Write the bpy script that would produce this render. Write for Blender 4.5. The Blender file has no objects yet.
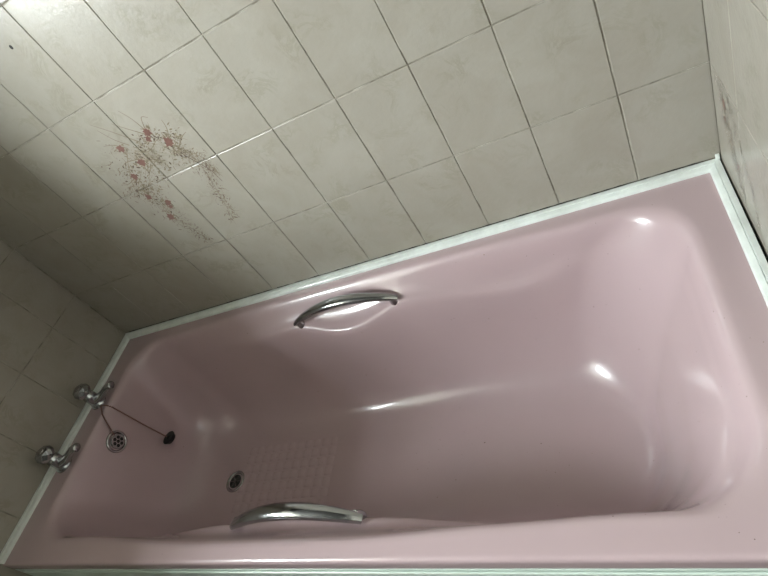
import bpy, bmesh, math, random
from mathutils import Vector, Matrix
import numpy as np
random.seed(7)
S = bpy.context.scene
COL = S.collection
ZF = 0.56            # height of the bath rim datum above the room floor
L, YB = 1.70, 0.70   # alcove length, back wall
PI = math.pi

# ------------------------------------------------------------------ helpers
def link(o, parent=None):
    COL.objects.link(o)
    if parent: o.parent = parent
    return o
def make(name, verts, faces, mats, parent=None, smooth=False, fmat=None, loc=None):
    me = bpy.data.meshes.new(name)
    me.from_pydata([tuple(v) for v in verts], [], faces)
    if not isinstance(mats, (list, tuple)): mats = [mats]
    for m in mats: me.materials.append(m)
    if fmat:
        for p, i in zip(me.polygons, fmat): p.material_index = i
    if smooth:
        for p in me.polygons: p.use_smooth = True
    me.update()
    o = bpy.data.objects.new(name, me)
    if loc: o.location = loc
    return link(o, parent)
def tag(o, label=None, cat=None, group=None, kind=None):
    if label: o['label'] = label
    if cat: o['category'] = cat
    if group: o['group'] = group
    if kind: o['kind'] = kind
    return o
def empty(name, loc, rz=0):
    o = bpy.data.objects.new(name, None); o.location = loc; o.rotation_euler = (0, 0, rz)
    o.empty_display_size = .05
    return link(o)
class MB:
    def __init__(s): s.v = []; s.f = []; s.m = []
    def add(s, v, f, m=0):
        b = len(s.v); s.v += [tuple(p) for p in v]; s.f += [tuple(i + b for i in q) for q in f]; s.m += [m] * len(f)
    def box(s, x0, x1, y0, y1, z0, z1, m=0):
        v = [(x0,y0,z0),(x1,y0,z0),(x1,y1,z0),(x0,y1,z0),(x0,y0,z1),(x1,y0,z1),(x1,y1,z1),(x0,y1,z1)]
        s.add(v, [(0,3,2,1),(4,5,6,7),(0,1,5,4),(1,2,6,5),(2,3,7,6),(3,0,4,7)], m)
    def tube(s, pts, rad, n=10, m=0, cap=True, up=Vector((0,0,1)), sec=None):
        """sweep; rad scalar / list / list of (a,b) half axes (side, up)"""
        pts = [Vector(p) for p in pts]; rings = []; v = []
        for i, p in enumerate(pts):
            a = pts[max(i-1,0)]; b = pts[min(i+1,len(pts)-1)]
            t = (b-a).normalized()
            side = t.cross(up)
            if side.length < 1e-4: side = t.cross(Vector((1,0,0)))
            side.normalize(); u2 = side.cross(t).normalized()
            r = rad[i] if isinstance(rad, (list, tuple)) else rad
            ra, rb = r if isinstance(r, (list, tuple)) else (r, r)
            for k in range(n):
                a_ = 2*PI*k/n
                c_, s_ = math.cos(a_), math.sin(a_)
                v.append(p + side*ra*c_ + u2*rb*s_)
        f = []
        for i in range(len(pts)-1):
            for k in range(n):
                f.append((i*n+k, i*n+(k+1)%n, (i+1)*n+(k+1)%n, (i+1)*n+k))
        if cap:
            f.append(tuple(range(n))[::-1]); f.append(tuple((len(pts)-1)*n+k for k in range(n)))
        s.add(v, f, m)
    def lathe(s, prof, n=32, M=None, m=0, close=True):
        v = []; f = []
        for r, z in prof:
            for k in range(n):
                a = 2*PI*k/n
                p = Vector((r*math.cos(a), r*math.sin(a), z))
                v.append(M @ p if M else p)
        for i in range(len(prof)-1):
            for k in range(n):
                f.append((i*n+k, i*n+(k+1)%n, (i+1)*n+(k+1)%n, (i+1)*n+k))
        if close:
            f.append(tuple(range(n))[::-1]); f.append(tuple((len(prof)-1)*n+k for k in range(n)))
        s.add(v, f, m)
    def build(s, name, mats, parent=None, smooth=False, loc=None):
        return make(name, s.v, s.f, mats, parent, smooth, s.m, loc)
def autosmooth(o, deg=35):
    me = o.data
    for p in me.polygons: p.use_smooth = True
    bm = bmesh.new(); bm.from_mesh(me)
    bmesh.ops.recalc_face_normals(bm, faces=bm.faces)
    for e in bm.edges:
        if len(e.link_faces) == 2 and e.calc_face_angle(0) > math.radians(deg): e.smooth = False
    bm.to_mesh(me); bm.free()
    return o
def bevel(o, w=.001, seg=2, lim=35):
    m = o.modifiers.new('bevel', 'BEVEL'); m.width = w; m.segments = seg; m.limit_method = 'ANGLE'; m.angle_limit = math.radians(lim)
    return o
def srgb(r, g, b):
    f = lambda c: (c/255/12.92) if c/255 <= .04045 else ((c/255+.055)/1.055)**2.4
    return (f(r), f(g), f(b), 1)

# ------------------------------------------------------------------ materials
def mat(name, col, rough=.5, metal=0, coat=0, ior=1.5, coat_rough=.03):
    m = bpy.data.materials.new(name); m.use_nodes = True
    b = m.node_tree.nodes['Principled BSDF']
    b.inputs['Base Color'].default_value = col; b.inputs['Roughness'].default_value = rough
    b.inputs['Metallic'].default_value = metal; b.inputs['Coat Weight'].default_value = coat
    b.inputs['Coat Roughness'].default_value = coat_rough; b.inputs['IOR'].default_value = ior
    return m
def nodes(m): return m.node_tree.nodes, m.node_tree.links, m.node_tree.nodes['Principled BSDF']
def noise(m, scale, detail=4, rough=.55, dist=0, vec=None):
    n, l, b = nodes(m)
    t = n.new('ShaderNodeTexNoise'); t.inputs['Scale'].default_value = scale; t.inputs['Detail'].default_value = detail
    t.inputs['Roughness'].default_value = rough; t.inputs['Distortion'].default_value = dist
    if vec is None:
        c = n.new('ShaderNodeTexCoord'); vec = c.outputs['Object']
    l.new(vec, t.inputs['Vector'])
    return t.outputs['Fac']
def ramp(m, fac, stops):
    n, l, b = nodes(m)
    r = n.new('ShaderNodeValToRGB'); l.new(fac, r.inputs['Fac'])
    e = r.color_ramp.elements
    e[0].position, e[0].color = stops[0]; e[1].position, e[1].color = stops[-1]
    for p, c in stops[1:-1]:
        q = e.new(p); q.color = c
    return r.outputs['Color']
def mix(m, fac, a, b_, mode='MIX'):
    n, l, b = nodes(m)
    x = n.new('ShaderNodeMix'); x.data_type = 'RGBA'; x.blend_type = mode
    for i, val in ((0, fac), (6, a), (7, b_)):
        if hasattr(val, 'is_linked') or hasattr(val, 'links'): l.new(val, x.inputs[i])
        else: x.inputs[i].default_value = val
    return x.outputs[2]
def bump(m, h, strength, dist=.001):
    n, l, b = nodes(m)
    x = n.new('ShaderNodeBump'); x.inputs['Strength'].default_value = strength; x.inputs['Distance'].default_value = dist
    l.new(h, x.inputs['Height']); l.new(x.outputs[0], b.inputs['Normal'])

def g(v): return (v, v, v, 1)
# glazed tile with fine cloudy marbling and short darker veins
M_tile = mat('cream_marbled_tile', srgb(150, 145, 132), .26, ior=1.4)
cl = noise(M_tile, 9, 5, .6, .6)
c1 = ramp(M_tile, cl, [(.3, srgb(145, 139, 128)), (.66, srgb(152, 147, 137))])
vn = noise(M_tile, 17, 8, .68, 1.2)
vr = ramp(M_tile, vn, [(.0, g(0)), (.43, g(0)), (.50, g(1)), (.56, g(0)), (1, g(0))])
pt = noise(M_tile, 14, 3, .5, .3)
pr = ramp(M_tile, pt, [(.50, g(0)), (.66, g(.36))])
vm = mix(M_tile, 1.0, vr, pr, 'MULTIPLY')
c2 = mix(M_tile, vm, c1, srgb(122, 118, 100))
n_, l_, b_ = nodes(M_tile); l_.new(c2, b_.inputs['Base Color'])
bump(M_tile, noise(M_tile, 110, 3), .35, .0012)

M_grout = mat('tile_grout', srgb(176, 168, 148), .85)
gc = ramp(M_grout, noise(M_grout, 22, 4), [(.38, srgb(106, 99, 86)), (.62, srgb(160, 156, 144))])
n_, l_, b_ = nodes(M_grout); l_.new(gc, b_.inputs['Base Color'])
M_print = mat('brown_floral_print', srgb(112, 101, 85), .3)
M_printd = mat('dark_floral_print', srgb(90, 74, 63), .3)
M_flower = mat('dusky_red_print', srgb(112, 82, 74), .3)

M_pink = mat('pink_acrylic', (.66, .50, .505, 1), .20, coat=.55, coat_rough=.035)
pk = noise(M_pink, 5, 4, .6)
pc = ramp(M_pink, pk, [(.3, (.450, .342, .354, 1)), (.7, (.465, .355, .367, 1))])
sp = noise(M_pink, 230, 1, .4)
spr = ramp(M_pink, sp, [(.17, g(1)), (.20, g(0))])
pc2 = mix(M_pink, spr, pc, srgb(70, 50, 48))
n_, l_, b_ = nodes(M_pink); l_.new(pc2, b_.inputs['Base Color'])
rr = ramp(M_pink, noise(M_pink, 7, 3, .5), [(.3, g(.2)), (.7, g(.27))]); l_.new(rr, b_.inputs['Roughness'])

M_chrome = mat('worn_chrome', (.46, .47, .48, 1), .14, 1)
cr = ramp(M_chrome, noise(M_chrome, 60, 5, .7), [(.35, g(.08)), (.7, g(.26))])
n_, l_, b_ = nodes(M_chrome); l_.new(cr, b_.inputs['Roughness'])
M_chrome2 = mat('dull_chrome', (.42, .42, .42, 1), .25, 1)
M_black = mat('black_rubber', srgb(22, 20, 20), .55)
M_hole = mat('dark_pipe_inside', srgb(14, 12, 11), .8)
M_mould_gap = mat('black_mould_and_gaps', srgb(26, 24, 20), .8)  # patchy joint bead, plus painted dark of the trim gap and wall hole
M_trim = mat('pale_plastic_trim', srgb(219, 232, 220), .3, coat=.2)
tc = ramp(M_trim, noise(M_trim, 14, 5, .6), [(.35, srgb(206, 211, 205)), (.6, srgb(224, 230, 225))])
n_, l_, b_ = nodes(M_trim); l_.new(tc, b_.inputs['Base Color'])
M_panel = mat('pale_bath_panel', srgb(200, 212, 203), .3)
M_chain = mat('tarnished_chain', (.22, .12, .10, 1), .4, 1)
M_wall = mat('painted_plaster', srgb(58, 53, 48), .8)
bump(M_wall, noise(M_wall, 60, 4), .2, .002)
M_ceil = mat('ceiling_paint', srgb(62, 60, 56), .9)
M_floor = mat('grey_vinyl', srgb(120, 112, 104), .5)
fc = ramp(M_floor, noise(M_floor, 20, 5), [(.3, srgb(44, 36, 30)), (.7, srgb(58, 50, 42))])
n_, l_, b_ = nodes(M_floor); l_.new(fc, b_.inputs['Base Color'])
M_frame = mat('white_window_frame', srgb(235, 236, 234), .35)
# daylit frosted glass : a lit window
M_glass = bpy.data.materials.new('daylit_frosted_glass'); M_glass.use_nodes = True
nt = M_glass.node_tree
b = nt.nodes['Principled BSDF']; b.inputs['Base Color'].default_value = (.7, .75, .75, 1); b.inputs['Roughness'].default_value = .25
tcn = nt.nodes.new('ShaderNodeTexCoord')
vo = nt.nodes.new('ShaderNodeTexVoronoi'); vo.inputs['Scale'].default_value = 34; nt.links.new(tcn.outputs['Object'], vo.inputs['Vector'])
rv = nt.nodes.new('ShaderNodeValToRGB'); nt.links.new(vo.outputs['Distance'], rv.inputs['Fac'])
rv.color_ramp.elements[0].position = .25; rv.color_ramp.elements[0].color = (.93, 1.0, 1.0, 1)
rv.color_ramp.elements[1].position = .6; rv.color_ramp.elements[1].color = (.49, .54, .55, 1)
nt.links.new(rv.outputs['Color'], b.inputs['Emission Color'])
WIN_STRENGTH = 195.0
b.inputs['Emission Strength'].default_value = WIN_STRENGTH

# ------------------------------------------------------------------ tile walls
TW, TH, ZA = .15563, .20687, .19843
GAP = .0021
def clip(rects, hole):
    out = []
    hx0, hx1, hz0, hz1 = hole
    for (a, b_, c, d) in rects:
        if b_ <= hx0 or a >= hx1 or d <= hz0 or c >= hz1: out.append((a, b_, c, d)); continue
        if a < hx0: out.append((a, hx0, c, d)); a = hx0
        if b_ > hx1: out.append((hx1, b_, c, d)); b_ = hx1
        if c < hz0: out.append((a, b_, c, hz0))
        if d > hz1: out.append((a, b_, hz1, d))
    return [r for r in out if r[1]-r[0] > .004 and r[3]-r[2] > .004]
def cells(u0, u1, uj, z0, z1, holes=()):
    us = [u0]; k = math.ceil((u0-uj)/TW)
    while uj+k*TW < u1-.004:
        if uj+k*TW > u0+.004: us.append(uj+k*TW)
        k += 1
    us.append(u1)
    zs = [z0]; k = math.ceil((z0-ZA)/TH)
    while ZA+k*TH < z1-.004:
        if ZA+k*TH > z0+.004: zs.append(ZA+k*TH)
        k += 1
    zs.append(z1)
    r = [(us[i], us[i+1], zs[j], zs[j+1]) for i in range(len(us)-1) for j in range(len(zs)-1)]
    for h in holes: r = clip(r, h)
    return r
def tile_faces(mb, rects, T, proud=.0015, rnd=random):
    """each tile a pillowed slab; T(u, z, h) maps to world"""
    for (a, b_, c, d) in rects:
        a += GAP/2; b_ -= GAP/2; c += GAP/2; d -= GAP/2
        v = []
        tilt = [rnd.uniform(-.00016, .00016) for _ in range(4)]
        for ins, h in ((0, -.001), (0, proud-.0010), (.0005, proud-.0004), (.0014, proud)):
            for q, (u, z) in enumerate(((a+ins, c+ins), (b_-ins, c+ins), (b_-ins, d-ins), (a+ins, d-ins))):
                v.append(T(u, z, h + (tilt[q] if h > 0 else 0)))
        f = []
        for i in range(3):
            for k in range(4): f.append((i*4+k, i*4+(k+1)%4, i*4+4+(k+1)%4, i*4+4+k))
        f.append((12, 13, 14, 15))
        mb.add(v, f, 1)
def fix_normals(o):
    bm = bmesh.new(); bm.from_mesh(o.data); bmesh.ops.recalc_face_normals(bm, faces=bm.faces); bm.to_mesh(o.data); bm.free()

# floral print: flat inked shapes lying on the glaze, part of the wall mesh
def ink(mb, T, pts, m, h): mb.add([T(u, z, h) for u, z in pts], [tuple(range(len(pts)))], m)
def leaf(mb, T, u, z, a, ln, w, m, h=.0017):
    c, s = math.cos(a), math.sin(a)
    P = [(0, 0), (.25*ln, w*.8), (.55*ln, w), (ln, 0), (.55*ln, -w), (.25*ln, -w*.8)]
    ink(mb, T, [(u+x*c-y*s, z+x*s+y*c) for x, y in P], m, h)
def stroke(mb, T, pts, w, m, h=.0017):
    for i in range(len(pts)-1):
        (x0, z0), (x1, z1) = pts[i], pts[i+1]
        dx, dz = x1-x0, z1-z0; q = math.hypot(dx, dz) or 1
        w0 = w*(1-i/len(pts)*.6); w1 = w*(1-(i+1)/len(pts)*.6)
        nx, nz = -dz/q/2, dx/q/2
        ink(mb, T, [(x0+nx*w0, z0+nz*w0), (x0-nx*w0, z0-nz*w0), (x1-nx*w1, z1-nz*w1), (x1+nx*w1, z1+nz*w1)], m, h)
def spline(p, n=24):
    out = []
    P = [p[0]]+list(p)+[p[-1]]
    for i in range(1, len(P)-2):
        for k in range(n):
            t = k/n
            out.append(tuple(.5*(2*P[i][j]+(P[i+1][j]-P[i-1][j])*t+(2*P[i-1][j]-5*P[i][j]+4*P[i+1][j]-P[i+2][j])*t*t
                       + (3*P[i][j]-P[i-1][j]-3*P[i+1][j]+P[i+2][j])*t**3) for j in (0, 1)))
    out.append(tuple(p[-1])); return out
def spray(mb, T, path, w0, w1, dens, R, spine=True):
    sp_ = spline(path, 16); n = len(sp_)
    if spine: stroke(mb, T, sp_, .0016, 3)
    for i in range(n-1):
        t = i/(n-1); w = w0+(w1-w0)*t
        a = math.atan2(sp_[i+1][1]-sp_[i][1], sp_[i+1][0]-sp_[i][0])
        for _ in range(dens):
            o = R.gauss(0, .6)*w; u = sp_[i][0]-math.sin(a)*o+R.uniform(-.004, .004); z = sp_[i][1]+math.cos(a)*o
            k = R.random()
            if k < .5:
                r = R.uniform(.0006, .0014)
                ink(mb, T, [(u+r*math.cos(q*PI/3), z+r*math.sin(q*PI/3)) for q in range(6)], R.choice((3, 3, 4)), R.uniform(.00165, .00185))
            elif k < .82:
                leaf(mb, T, u, z, a+R.uniform(-1.3, 1.3), R.uniform(.005, .013), R.uniform(.0008, .002), R.choice((3, 3, 4)), R.uniform(.00165, .00185))
            else:
                b2 = a+R.uniform(-1.1, 1.1); c = R.uniform(-1, 1); ln = R.uniform(.010, .022)
                stroke(mb, T, [(u+ln*s*math.cos(b2+c*s), z+ln*s*math.sin(b2+c*s)) for s in (0, .35, .7, 1)], .0009, 3, R.uniform(.00165, .00185))
def blossom(mb, T, u, z, r, R):
    for k in range(7):
        a = 2*PI*k/7+R.uniform(-.2, .2)
        leaf(mb, T, u, z, a, r*R.uniform(.8, 1.25), r*.36, 5, .0019+k*.00002)
    for k in range(8):
        a = R.uniform(0, 2*PI)
        ink(mb, T, [(u+r*.5*math.cos(a)+.0007*math.cos(q*PI/2), z+r*.5*math.sin(a)+.0007*math.sin(q*PI/2)) for q in range(4)], 4, .0021)
    for k in range(6):
        a = R.uniform(0, 2*PI); leaf(mb, T, u+r*.9*math.cos(a), z+r*.9*math.sin(a), a+R.uniform(-.6, .6), r*R.uniform(.7, 1.2), r*.13, 3, .0017)
def mural(mb, T, R):
    for f in [(.583,.507,.0105),(.675,.512,.010),(.663,.498,.008),(.702,.474,.0125),(.600,.461,.0115),(.552,.440,.010),(.570,.351,.0105),(.541,.314,.0105),(.536,.382,.009),(.567,.338,.006)]:
        blossom(mb, T, *f, R)
    for bl in [[(.640,.500),(.600,.545),(.567,.579)], [(.610,.505),(.587,.531),(.571,.562)], [(.672,.505),(.640,.535),(.615,.560)], [(.60,.50),(.575,.52),(.550,.528)],
               [(.675,.515),(.690,.542),(.704,.536)], [(.675,.515),(.668,.548),(.655,.575)], [(.707,.450),(.738,.470),(.756,.476)], [(.60,.47),(.566,.476),(.545,.470)],
               [(.70,.47),(.722,.498),(.728,.520)], [(.560,.44),(.52,.43),(.50,.436)]]:
        stroke(mb, T, spline(bl, 8), .0022, 3)
    spray(mb, T, [(.595,.500),(.560,.465),(.525,.420),(.520,.395)], .042, .032, 6, R)
    spray(mb, T, [(.610,.49),(.640,.475),(.69,.490),(.735,.470)], .032, .024, 5, R)
    spray(mb, T, [(.655,.455),(.620,.445),(.585,.425),(.560,.395)], .030, .034, 5, R)
    spray(mb, T, [(.535,.405),(.548,.360),(.548,.310),(.565,.262),(.577,.215)], .034, .009, 5, R)
    spray(mb, T, [(.700,.470),(.722,.430),(.722,.370),(.706,.310),(.690,.245)], .030, .009, 5, R)
    spray(mb, T, [(.690,.455),(.740,.420),(.745,.370)], .018, .008, 4, R)
    stroke(mb, T, [(.712,.430),(.738,.380),(.742,.345)], .002, 4); stroke(mb, T, [(.716,.430),(.746,.385),(.752,.355)], .0016, 3)

ZC = 1.80            # ceiling above datum
YF = -1.45           # far (door side) wall behind the camera
FL = -ZF
WY0, WY1, WZ0, WZ1, WD = -1.35, .0, .712, 1.76, .50
GY0, GY1, GZ0, GZ1 = -1.25, -.47, .895, 1.58   # window frame in the back of the deep recess     # window opening in the tap end wall

# back wall (tiled)
w = MB(); w.box(-.56, L+.12, YB, YB+.12, FL, ZC, 0)
Tb = lambda u, z, h: (u, YB-h, z)
tile_faces(w, cells(0, L, 1.70-.14312, 0, ZC), Tb)
R = random.Random(3); mural(w, Tb, R)
for (u, z, r) in [(.565, .763, .0045)]:
    ink(w, Tb, [(u+r*.8*math.cos(q*PI/5), z+r*math.sin(q*PI/5)) for q in range(10)], 2, .0019)
o = w.build('wall_back', [M_grout, M_tile, M_mould_gap, M_print, M_printd, M_flower]); tag(o, kind='structure')
# left (tap end) wall with window opening
w = MB()
w.box(-WD-.03, 0, WY1, YB+.0, FL, ZC, 0)
w.box(-WD-.03, 0, YF, WY0, FL, ZC, 0)
w.box(-WD-.03, 0, WY0, WY1, FL, WZ0, 0)
w.box(-WD-.03, 0, WY0, WY1, WZ1, ZC, 0)
w.box(-WD-.03, -WD, WY0, GY0, WZ0, WZ1, 0); w.box(-WD-.03, -WD, GY1, WY1, WZ0, WZ1, 0)
w.box(-WD-.03, -WD, GY0, GY1, WZ0, GZ0, 0); w.box(-WD-.03, -WD, GY0, GY1, GZ1, WZ1, 0)
Tl = lambda u, z, h: (h, u, z)
tile_faces(w, cells(YF, YB-.0024, YB-.12599, FL, ZC, [(WY0, WY1, WZ0, WZ1)]), Tl)
o = w.build('wall_left', [M_grout, M_tile]); tag(o, kind='structure')
# right (head end) wall
w = MB(); w.box(L, L+.12, YF, YB, FL, ZC, 0)
Tr = lambda u, z, h: (L-h, u, z)
tile_faces(w, cells(YF, YB-.0024, YB-.155, FL, ZC), Tr)
R = random.Random(5)
Tm = lambda u, z, h: (L-h, u, z)
blossom(w, Tm, .625, .160, .010, R); blossom(w, Tm, .570, .075, .008, R); blossom(w, Tm, .63, .13, .005, R)
spray(w, Tm, [(.640,.200),(.625,.150),(.605,.105),(.580,.060),(.545,.020)], .026, .014, 4, R, False)
spray(w, Tm, [(.60,.19),(.56,.14),(.50,.09),(.47,.03)], .012, .006, 2, R, False)
o = w.build('wall_right', [M_grout, M_tile, M_mould_gap, M_print, M_printd, M_flower]); tag(o, kind='structure')
# remaining shell
w = MB(); w.box(-.56, L+.12, YF-.1, YF, FL, ZC); tag(w.build('wall_front', M_wall), kind='structure')
w = MB(); w.box(-.56, L+.12, YF-.1, YB+.12, FL-.05, FL); tag(w.build('floor', M_floor), kind='structure')
w = MB(); w.box(-.56, L+.12, YF-.1, YB+.12, ZC, ZC+.05); tag(w.build('ceiling', M_ceil), kind='structure')
# window : frame, mullion, sill, frosted pane
win = empty('window_1', (-WD, (WY0+WY1)/2, WZ0)); tag(win, kind='structure')
def wbuild(mb, name, m):
    o = mb.build(name, m, win); o.matrix_parent_inverse = Matrix.Translation(-Vector((-WD, (WY0+WY1)/2, WZ0))); return o
w = MB(); fx0, fx1 = -WD-.025, -WD+.02
w.box(fx0, fx1, GY0, GY0+.04, GZ0, GZ1); w.box(fx0, fx1, GY1-.04, GY1, GZ0, GZ1)
w.box(fx0, fx1, GY0+.04, GY1-.04, GZ0, GZ0+.035); w.box(fx0, fx1, GY0+.04, GY1-.04, GZ1-.04, GZ1)
ZM = GZ0+.50
w.box(fx0, fx1, GY0+.04, GY1-.04, ZM, ZM+.035)
bevel(wbuild(w, 'frame', M_frame), .004)
w = MB(); w.box(-WD-.01, -WD-.004, GY0+.04, GY1-.04, GZ0+.035, ZM); wbuild(w, 'pane', M_glass)
w = MB(); w.box(-WD-.01, -WD-.004, GY0+.04, GY1-.04, ZM+.035, GZ1-.04); wbuild(w, 'pane', M_glass)
w = MB(); w.box(-WD+.0005, .010, WY0+.001, WY1-.001, WZ0+.0005, WZ0+.016); bevel(wbuild(w, 'sill', M_frame), .004)

# ------------------------------------------------------------------ sealing trim on the rim (mitred stepped strip)
RZ = -.012
TX0, TX1, TYB = .0025, L-.0048, YB-.0025
def trim(name, path, inward):
    # profile : (distance from wall side, height above rim)
    prof = [(0, .0002), (0, .0118), (.0090, .0124), (.0098, .0122), (.0102, .0098), (.0110, .0094), (.0113, .0108), (.0190, .0082), (.0205, .0066), (.0210, .0002)]
    v = []
    for (px, py, mx, my) in path:
        for d, h in prof: v.append((px+mx*d, py+my*d, RZ+h))
    n = len(prof); f = []
    for i in range(len(path)-1):
        for k in range(n): f.append((i*n+k, i*n+(k+1) % n, (i+1)*n+(k+1) % n, (i+1)*n+k))
    f.append(tuple(range(n))[::-1]); f.append(tuple((len(path)-1)*n+k for k in range(n)))
    o = make(name, v, f, M_trim); autosmooth(o, 25); tag(o, kind='structure'); return o
trim('trim_1', [(TX0, TYB, 1, -1), (TX1, TYB, -1, -1)], 0)
trim('trim_2', [(TX0, .004, 1, 0), (TX0, TYB-.0003, 1, -1)], 0)
trim('trim_3', [(TX1-.0045, .004, -1, 0), (TX1, TYB-.0003, -1, -1)], 0)
# corner blob of the trim at the head end + black strip standing in for the dark gap behind it
w = MB(); w.box(TX1+.0006, L-.0024, .004, YB-.003, RZ+.0002, RZ+.006); o = w.build('trim_4', M_mould_gap); tag(o, kind='structure')
w = MB(); w.box(TX1-.006, TX1+.001, TYB-.006, TYB+.0003, RZ+.0126, RZ+.022); tag(bevel(w.build('trim_6', M_trim), .001), kind='structure')
R = random.Random(11)
w = MB()
def bead(x0, x1, step, yz):
    pts = []; rr = []; x = x0
    while x < x1:
        pts.append(yz(x)); rr.append(R.uniform(.0002, .0013)); x += step
    w.tube(pts, rr, 6)
bead(.02, 1.68, .012, lambda x: (x, YB-.0022, .0016))
o = w.build('trim_5', M_mould_gap, smooth=True); tag(o, kind='structure')

# ------------------------------------------------------------------ the bath
YC = .3475
def SM(x, a, b_):
    t = min(1, max(0, (x-a)/(b_-a))); return t*t*(3-2*t)
# rows: z, xl, xr, hy, rc | ledge z, hy | deep ledge z, hy | finger pocket z, hy
Z = None
rows = [
 (-.044, .0055,1.6945,.3420,.004, Z, Z, Z),
 (-.044, .0030,1.6970,.3455,.006, Z, Z, Z),
 (-.024, .0030,1.6970,.3455,.007, Z, Z, Z),
 (-.017, .0040,1.6960,.3445,.007, Z, Z, Z),
 (-.0135,.0070,1.6930,.3415,.007, Z, Z, Z),
 (-.0122,.0120,1.6880,.3360,.010, Z, Z, Z),
 (-.0120,.0400,1.6700,.3220,.045, Z, Z, Z),
 (-.0120,.0800,1.6400,.3030,.085, (-0.0120,0.3190), (-0.0120,0.3090), (-0.0120,0.3190)),
 (-.0126,.0900,1.6260,.2950,.095, (-0.0130,0.3125), (-0.0128,0.3010), (-0.0130,0.3125)),
 (-.0170,.0965,1.6130,.2870,.100, (-0.0175,0.3055), (-0.0175,0.2930), (-0.0175,0.3055)),
 (-.0260,.1010,1.6040,.2820,.104, (-0.0260,0.2980), (-0.0300,0.2865), (-0.0270,0.2980)),
 (-.0400,.1040,1.5960,.2790,.106, (-0.0370,0.2900), (-0.0500,0.2825), (-0.0400,0.2900)),
 (-.0560,.1065,1.5890,.2770,.108, (-0.0480,0.2820), (-0.0730,0.2790), (-0.0540,0.2820)),
 (-.0720,.1085,1.5820,.2750,.110, (-0.0570,0.2740), (-0.0920,0.2750), (-0.0670,0.2730)),
 (-.0860,.1100,1.5765,.2725,.112, (-0.0630,0.2665), (-0.1060,0.2695), (-0.0780,0.2620)),
 (-.1000,.1120,1.5710,.2700,.114, (-0.0670,0.2600), (-0.1150,0.2630), (-0.0850,0.2500)),
 (-.1200,.1145,1.5630,.2670,.115, (-0.0720,0.2540), (-0.1240,0.2570), (-0.0885,0.2370)),
 (-.1450,.1180,1.5530,.2630,.116, (-0.0820,0.2492), (-0.1370,0.2535), (-0.0940,0.2270)),
 (-.1800,.1225,1.5390,.2570,.118, (-0.1050,0.2445), (-0.1650,0.2520), (-0.1100,0.2225)),
 (-.2200,.1290,1.5245,.2490,.120, (-0.1470,0.2395), (-0.2000,0.2495), (-0.1480,0.2225)),
 (-.2600,.1370,1.5100,.2370,.120, (-0.2000,0.2335), (-0.2400,0.2430), (-0.1980,0.2235)),
 (-.2950,.1470,1.4970,.2240,.120, (-0.2500,0.2275), (-0.2800,0.2300), (-0.2470,0.2205)),
 (-.3250,.1600,1.4860,.2080,.120, (-0.3220,0.2040), (-0.3180,0.2080), (-0.3200,0.2010)),
 (-.3480,.1790,1.4765,.1890,.118, (-0.3470,0.1870), (-0.3460,0.1885), (-0.3450,0.1855)),
 (-.3650,.2050,1.4660,.1670,.112, (-0.3650,0.1670), (-0.3650,0.1670), (-0.3650,0.1658)),
 (-.3760,.2350,1.4530,.1440,.100, Z, Z, Z),
 (-.3820,.2680,1.4350,.1190,.085, Z, Z, Z),
 (-.3840,.2950,1.4050,.0960,.065, Z, Z, Z),
 (-.3845,.3400,1.2900,.0700,.040, Z, Z, Z),
 (-.3848,.3900,1.2400,.0300,.020, Z, Z, Z),
]
def full(r):
    z, xl, xr, hy, rc, a, b_, c = r
    a = a or (z, hy); b_ = b_ or (z, hy); c = c or (z, hy)
    return np.array([z, xl, xr, hy, rc, a[0], a[1], b_[0], b_[1], c[0], c[1]])
K = np.array([full(r) for r in rows])
SUB = 4
def interp(K):
    """monotone cubic between rows, SUB steps each (from the lip inwards)"""
    n = len(K); d = np.diff(K, axis=0); m = np.zeros_like(K)
    for i in range(1, n-1):
        s = d[i-1]*d[i]; m[i] = np.where(s > 0, 2*s/np.where(d[i-1]+d[i] == 0, 1, d[i-1]+d[i]), 0)
    m[0] = d[0]; m[-1] = d[-1]
    out = []
    for i in range(n-1):
        for k in range(SUB):
            t = k/SUB
            h00 = 2*t**3-3*t**2+1; h10 = t**3-2*t**2+t; h01 = -2*t**3+3*t**2; h11 = t**3-t**2
            out.append(h00*K[i]+h10*m[i]+h01*K[i+1]+h11*m[i+1])
    out.append(K[-1]); return np.array(out)
KI = interp(K)
NS, NE, NC = 200, 44, 20      # points along long side, end, corner
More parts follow.
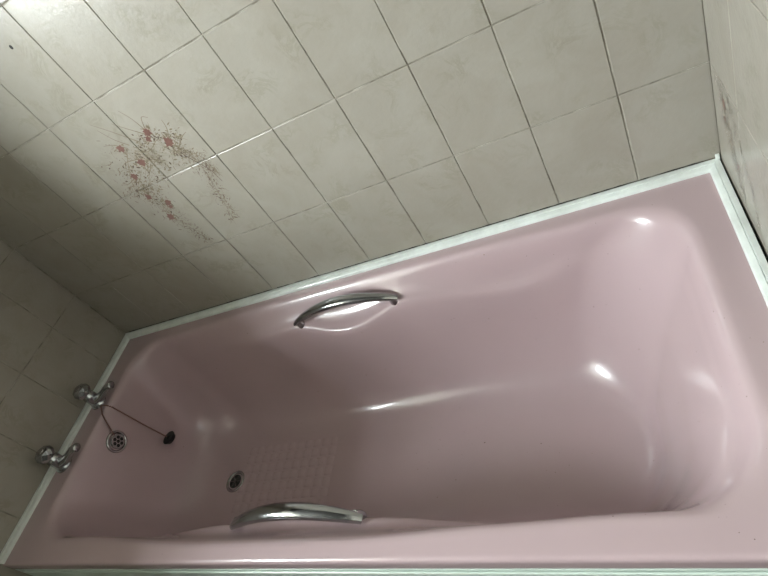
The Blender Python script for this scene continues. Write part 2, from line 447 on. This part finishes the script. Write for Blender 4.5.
def loop(r):
    z, xl, xr, hy, rc = r[:5]; zl, hl, zd, hd, zp, hp = r[5:]
    rc = max(.001, min(rc, hy-.001)); rl = rc
    rr2 = rc+.012*SM(rc, .05, .10)+.022*SM(-z, .013, .09)
    rr2 = max(.001, min(rr2, hy-.001))
    x0, x1 = xl+rl, xr-rr2
    pts = []
    def long_pt(x, sgn):
        wl = SM(x, .25, .66)*(1-SM(x, 1.26, 1.44)); wd = SM(x, .98, 1.30)
        wp = math.sin(PI*min(1, max(0, (x-.675)/(1.005-.675))))**1.6 if .675 < x < 1.005 else 0
        h = hl+(hd-hl)*wd; zz = zl+(zd-zl)*wd
        h = h+(hp-h)*wp; zz = zz+(zp-zz)*wp
        return (x, sgn*(hy+(h-hy)*wl), z+(zz-z)*wl)
    for i in range(NS): pts.append(long_pt(x0+(x1-x0)*i/NS, -1))
    def corner(cx, cy, a0, rc):
        for i in range(NC):
            a = a0+PI/2*i/NC; X, Y = cx+rc*math.cos(a), cy+rc*math.sin(a)
            q = long_pt(X, 1)
            wy = abs(math.sin(a))**3
            pts.append((X, Y*abs(q[1])/hy, z+(q[2]-z)*wy))
    corner(x1, -hy+rr2, -PI/2, rr2)
    for i in range(NE): pts.append((xr, (-hy+rr2)*(1-2*i/NE), z))
    corner(x1, hy-rr2, 0, rr2)
    for i in range(NS): pts.append(long_pt(x1+(x0-x1)*i/NS, 1))
    corner(x0, hy-rl, PI/2, rl)
    for i in range(NE): pts.append((xl, (hy-rl)*(1-2*i/NE), z))
    corner(x0, -hy+rl, PI, rl)
    bw = .5*SM(-z, .02, .16)
    return [(x-bw*y*y/(1+(y/.22)**4)*SM(x, 1.15, 1.45), YC+y, zz) for x, y, zz in pts]
def loop_slope(pts, r): return pts
bath = empty('bathtub', (L/2, YC, FL)); tag(bath, 'pink glossy acrylic bath with two chrome grab handles set against tiled walls', 'bathtub')
BI = Matrix.Translation(-Vector((L/2, YC, FL)))
def bchild(o, label=None):
    o.parent = bath; o.matrix_parent_inverse = BI
    if label: o['label'] = label
    return o
v = []; f = []
for r in KI: v += loop(r)
N = 2*NS+2*NE+4*NC
for i in range(len(KI)-1):
    for k in range(N): f.append((i*N+k, i*N+(k+1) % N, (i+1)*N+(k+1) % N, (i+1)*N+k))
f.append(tuple((len(KI)-1)*N+k for k in range(N)))
# anti-slip pips on the floor
sb = MB(); sb.add(v, f)
zf = -.3838
for i in range(11):
    for j in range(7):
        x = .335+i*.0305; y = YC+(j-3)*.0295; a = .0100
        if abs(j-3)*.0295 > .10: continue
        p = []
        for ins, h in ((-.002, -.0012), (0, .0006), (.003, .0016)):
            for cx, cy in ((-1,-1),(1,-1),(1,1),(-1,1)): p.append((x+cx*(a-ins), y+cy*(a-ins), zf+h))
        q = [(u*4+k, u*4+(k+1) % 4, u*4+4+(k+1) % 4, u*4+4+k) for u in range(2) for k in range(4)]+[(8, 9, 10, 11)]
        sb.add(p, q)
o = sb.build('shell', M_pink, smooth=True); bchild(o)
bm = bmesh.new(); bm.from_mesh(o.data); bmesh.ops.recalc_face_normals(bm, faces=bm.faces)
# make sure the visible side faces up/inwards
top = [fc_ for fc_ in bm.faces if fc_.calc_center_median().z > -.0125 and len(fc_.verts) == 4]
if sum(q.normal.z for q in top) < 0: bmesh.ops.reverse_faces(bm, faces=bm.faces)
bm.to_mesh(o.data); bm.free()

# drain in the floor
w = MB(); D = Matrix.Translation((.302, .342, -.3835))
w.lathe([(.0335, .0004), (.0335, .0022), (.0315, .0036), (.0285, .0036), (.0255, .0016), (.0225, -.004), (.0205, -.012)], 40, D, 0, close=False)
o = w.build('drain', [M_chrome2], smooth=True); dr = bchild(o, 'round chrome waste outlet in the floor of the bath')
w = MB(); w.lathe([(.0210, .0012), (.0001, .0012)], 32, D, 0, close=False)
for k in range(3):
    a = k*PI/3; c, s = math.cos(a)*.021, math.sin(a)*.021
    w.tube([D @ Vector((-c, -s, .0016)), D @ Vector((c, s, .0016))], .0013, 8, 1)
w.lathe([(.005, .001), (.005, .0032), (.0001, .0036)], 16, D, 1, close=False)
o = w.build('grate', [M_hole, M_chrome2]); o.parent = dr; autosmooth(o)
# overflow on the tap end wall
OX = .1088; OM = Matrix.Translation((OX, .345, -.082)) @ Matrix.Rotation(math.radians(85), 4, 'Y')
w = MB(); w.lathe([(.0310, -.002), (.0310, .0035), (.0290, .0055), (.0255, .0055), (.0235, .0030), (.0230, .0012)], 40, OM, 0, close=False)
o = w.build('overflow', [M_chrome2], smooth=True); ov = bchild(o, 'round chrome overflow outlet with a ring of holes under the taps')
w = MB(); w.lathe([(.0001, .0020), (.0200, .0020), (.0215, .0075), (.0190, .0100), (.0001, .0100)][::-1], 40, OM, 0, close=False)
for k in range(7):
    a = k*PI/3; rr_ = 0 if k == 6 else .0115
    w.lathe([(.0047, .0100), (.0047, .0104), (.0001, .0105)], 16, OM @ Matrix.Translation((rr_*math.cos(a), rr_*math.sin(a), 0)), 1, close=False)
o = w.build('grate', [M_chrome2, M_hole]); o.parent = ov; autosmooth(o)

# grab handles
def grip(yc_, sgn, label):
    w = MB(); pts = []; rad = []
    n = 30; X0, X1 = .684, .992
    zb = -.062
    for i in range(n+1):
        t = i/n; x = X0+(X1-X0)*t
        h = .0025+.0420*math.sin(PI*t)**.85
        y = yc_+sgn*(-.003+.005*math.sin(PI*t))
        pts.append((x, y, zb+h))
        k = math.sin(PI*t)**.7
        rad.append((.0090+.0072*k, .0060+.0052*k))
    w.tube(pts, rad, 20)
    o = w.build('grab_handle', M_chrome); autosmooth(o, 50); bchild(o, label)
    for fx in (X0+.012, X1-.014):
        w = MB()
        fy = yc_+.006
        w.tube([(fx, fy, zb-.014), (fx, fy, zb-.006), (fx, fy-.002, zb+.002), (fx, fy-.004, zb+.0090)], [(.0130, .0120), (.0125, .0115), (.0105, .0100), (.0085, .0090)], 18, up=Vector((0, 1, 0)))
        q = w.build('foot', M_chrome); autosmooth(q, 50); q.parent = o
    return o
grip(.6045, -1, 'chrome grab handle on the side against the tiled wall')
grip(.0905, 1, 'chrome grab handle on the open side')

# ------------------------------------------------------------------ bath panel
w = MB()
w.box(.002, 1.698, .0035, .018, FL+.0005, -.052)
o = w.build('side_panel', M_panel); bevel(o, .002); bchild(o, 'pale mint white panel closing the open side')
w = MB(); w.box(.03, 1.67, -.0005, .0034, FL+.06, -.060)
q = w.build('raised_field', M_panel, o); bevel(q, .002)

# ------------------------------------------------------------------ taps
def make_tap(name, x, y, rz, label):
    t = empty(name, (x, y, RZ+.0003), rz); tag(t, label, 'tap', 'pillar taps on the end of the bath')
    w = MB()
    w.lathe([(.0235, 0), (.0235, .004), (.0215, .008), (.0190, .013), (.0175, .020), (.0175, .030), (.0185, .036), (.0175, .042), (.0150, .046), (.0135, .050)], 32)
    o = w.build('body', M_chrome, t); autosmooth(o, 40)
    w = MB()
    w.tube([(0, 0, .016), (.018, 0, .018), (.040, 0, .025), (.062, 0, .036), (.080, 0, .045), (.094, 0, .049), (.102, 0, .049)],
           [(.0150, .012), (.0160, .0130), (.0155, .0115), (.0135, .0100), (.0120, .0095), (.0118, .0095), (.0118, .0095)], 20)
    o = w.build('spout', M_chrome, t); autosmooth(o, 50)
    w = MB(); w.tube([(.1018, 0, .049), (.1050, 0, .0488), (.1070, 0, .0486), (.1080, 0, .0485)], [(.0126, .0104), (.0126, .0104), (.0108, .0088), (.0070, .0055)], 20)
    o2 = w.build('nozzle', M_chrome2, o); autosmooth(o2, 50)
    # faceted round knob
    nseg = 8; rings = [(.0150, .0480), (.0215, .0520), (.0245, .0590), (.0245, .0670), (.0195, .0760), (.0130, .0785)]
    v = []; f = []
    for i, (r, z) in enumerate(rings):
        for k in range(nseg):
            a = 2*PI*(k+.5*(i % 2))/nseg; v.append((r*math.cos(a), r*math.sin(a), z))
    for i in range(len(rings)-1):
        for k in range(nseg):
            a, b2, c, d = i*nseg+k, i*nseg+(k+1) % nseg, (i+1)*nseg+k, (i+1)*nseg+(k+1) % nseg
            if i % 2 == 0: f += [(a, b2, c), (b2, d, c)]
            else: f += [(a, b2, d), (a, d, c)]
    f.append(tuple(range(nseg))[::-1]); f.append(tuple((len(rings)-1)*nseg+k for k in range(nseg)))
    make('knob', v, f, M_chrome, t)
    w = MB(); w.lathe([(.0110, .0783), (.0110, .0800), (.0085, .0808), (.0001, .0810)], 24, None, 0, close=False)
    o = w.build('indicator_cap', M_chrome2, t); autosmooth(o, 40)
    return t
make_tap('bath_tap', .050, .440, .11, 'chrome tap nearer the back wall, with the plug chain starting at its foot')
make_tap('bath_tap', .050, .250, .15, 'chrome tap nearer the open side of the bath, no chain at its foot')

# ------------------------------------------------------------------ plug and chain
plug = empty('bath_plug', (.151, .416, -.205)); tag(plug, 'black rubber bath plug hanging on a thin chain against the end of the bath', 'plug')
PM = Matrix.Translation((.1510, .416, -.212)) @ Matrix.Rotation(math.radians(-6), 4, 'Y')
w = MB(); w.lathe([(.0165, -.007), (.0180, .000), (.0185, .001), (.0210, .0015), (.0215, .0045), (.0200, .0060), (.0070, .0065), (.0045, .0090), (.0030, .0110)], 32, PM)
PI_ = Matrix.Translation(-Vector((.151, .416, -.205)))
o = w.build('stopper', M_black, plug); autosmooth(o, 40); o.matrix_parent_inverse = PI_
def chain(pts, name):
    sp3 = []
    P_ = [Vector(p) for p in pts]
    for i in range(len(P_)-1):
        n = max(1, int((P_[i+1]-P_[i]).length/.0042))
        for k in range(n): sp3.append(P_[i].lerp(P_[i+1], k/n))
    sp3.append(P_[-1])
    w = MB()
    w.tube(sp3, .0010, 5)
    for p in sp3:
        w.lathe([(.0002, -.0021), (.0018, -.0013), (.0025, 0), (.0018, .0013), (.0002, .0021)], 8, Matrix.Translation(p), 0)
    o = w.build(name, M_chain, plug, smooth=True); o.matrix_parent_inverse = PI_
chain([(.072, .424, -.0090), (.085, .425, -.0100), (.0970, .4245, -.0140), (.1045, .424, -.024), (.1100, .423, -.045), (.1180, .421, -.085), (.1300, .419, -.14), (.1470, .4165, -.201)], 'chain')
chain([(.072, .424, -.0090), (.083, .412, -.0095), (.0960, .396, -.0120), (.1040, .384, -.022), (.1100, .370, -.042), (.1150, .356, -.062)], 'overflow_chain')

# ------------------------------------------------------------------ shift so that the floor is z = 0
for o in list(S.objects):
    if o.parent is None: o.location.z += ZF

# ------------------------------------------------------------------ camera (solved from the tile grid)
cam = bpy.data.cameras.new('camera'); co = bpy.data.objects.new('camera', cam); COL.objects.link(co)
Rt = [[0.867687758702241, -0.23169911595994175, -0.4398107241321692], [0.13604152249186324, -0.7402847861812814, 0.6583852515865086], [-0.4781324686280753, -0.6311053438308979, -0.6108153464277946]]
M = Matrix(((Rt[0][0], -Rt[0][1], -Rt[0][2]), (Rt[1][0], -Rt[1][1], -Rt[1][2]), (Rt[2][0], -Rt[2][1], -Rt[2][2]))).to_4x4()
M.translation = (1.53487146, -.22674427, .75593446+ZF)
co.matrix_world = M
cam.sensor_width = 36; cam.sensor_fit = 'HORIZONTAL'; cam.lens = 534.57272428*36/768
cam.clip_start = .01
S.camera = co
wd = bpy.data.worlds.new('sky'); S.world = wd; wd.use_nodes = True
wd.node_tree.nodes['Background'].inputs[0].default_value = (.75, .85, 1, 1); wd.node_tree.nodes['Background'].inputs[1].default_value = .6
S.view_settings.view_transform = 'Standard'; S.view_settings.look = 'None'; S.view_settings.gamma = 1
S.view_settings.use_curve_mapping = False
S.view_settings.exposure = -0.16
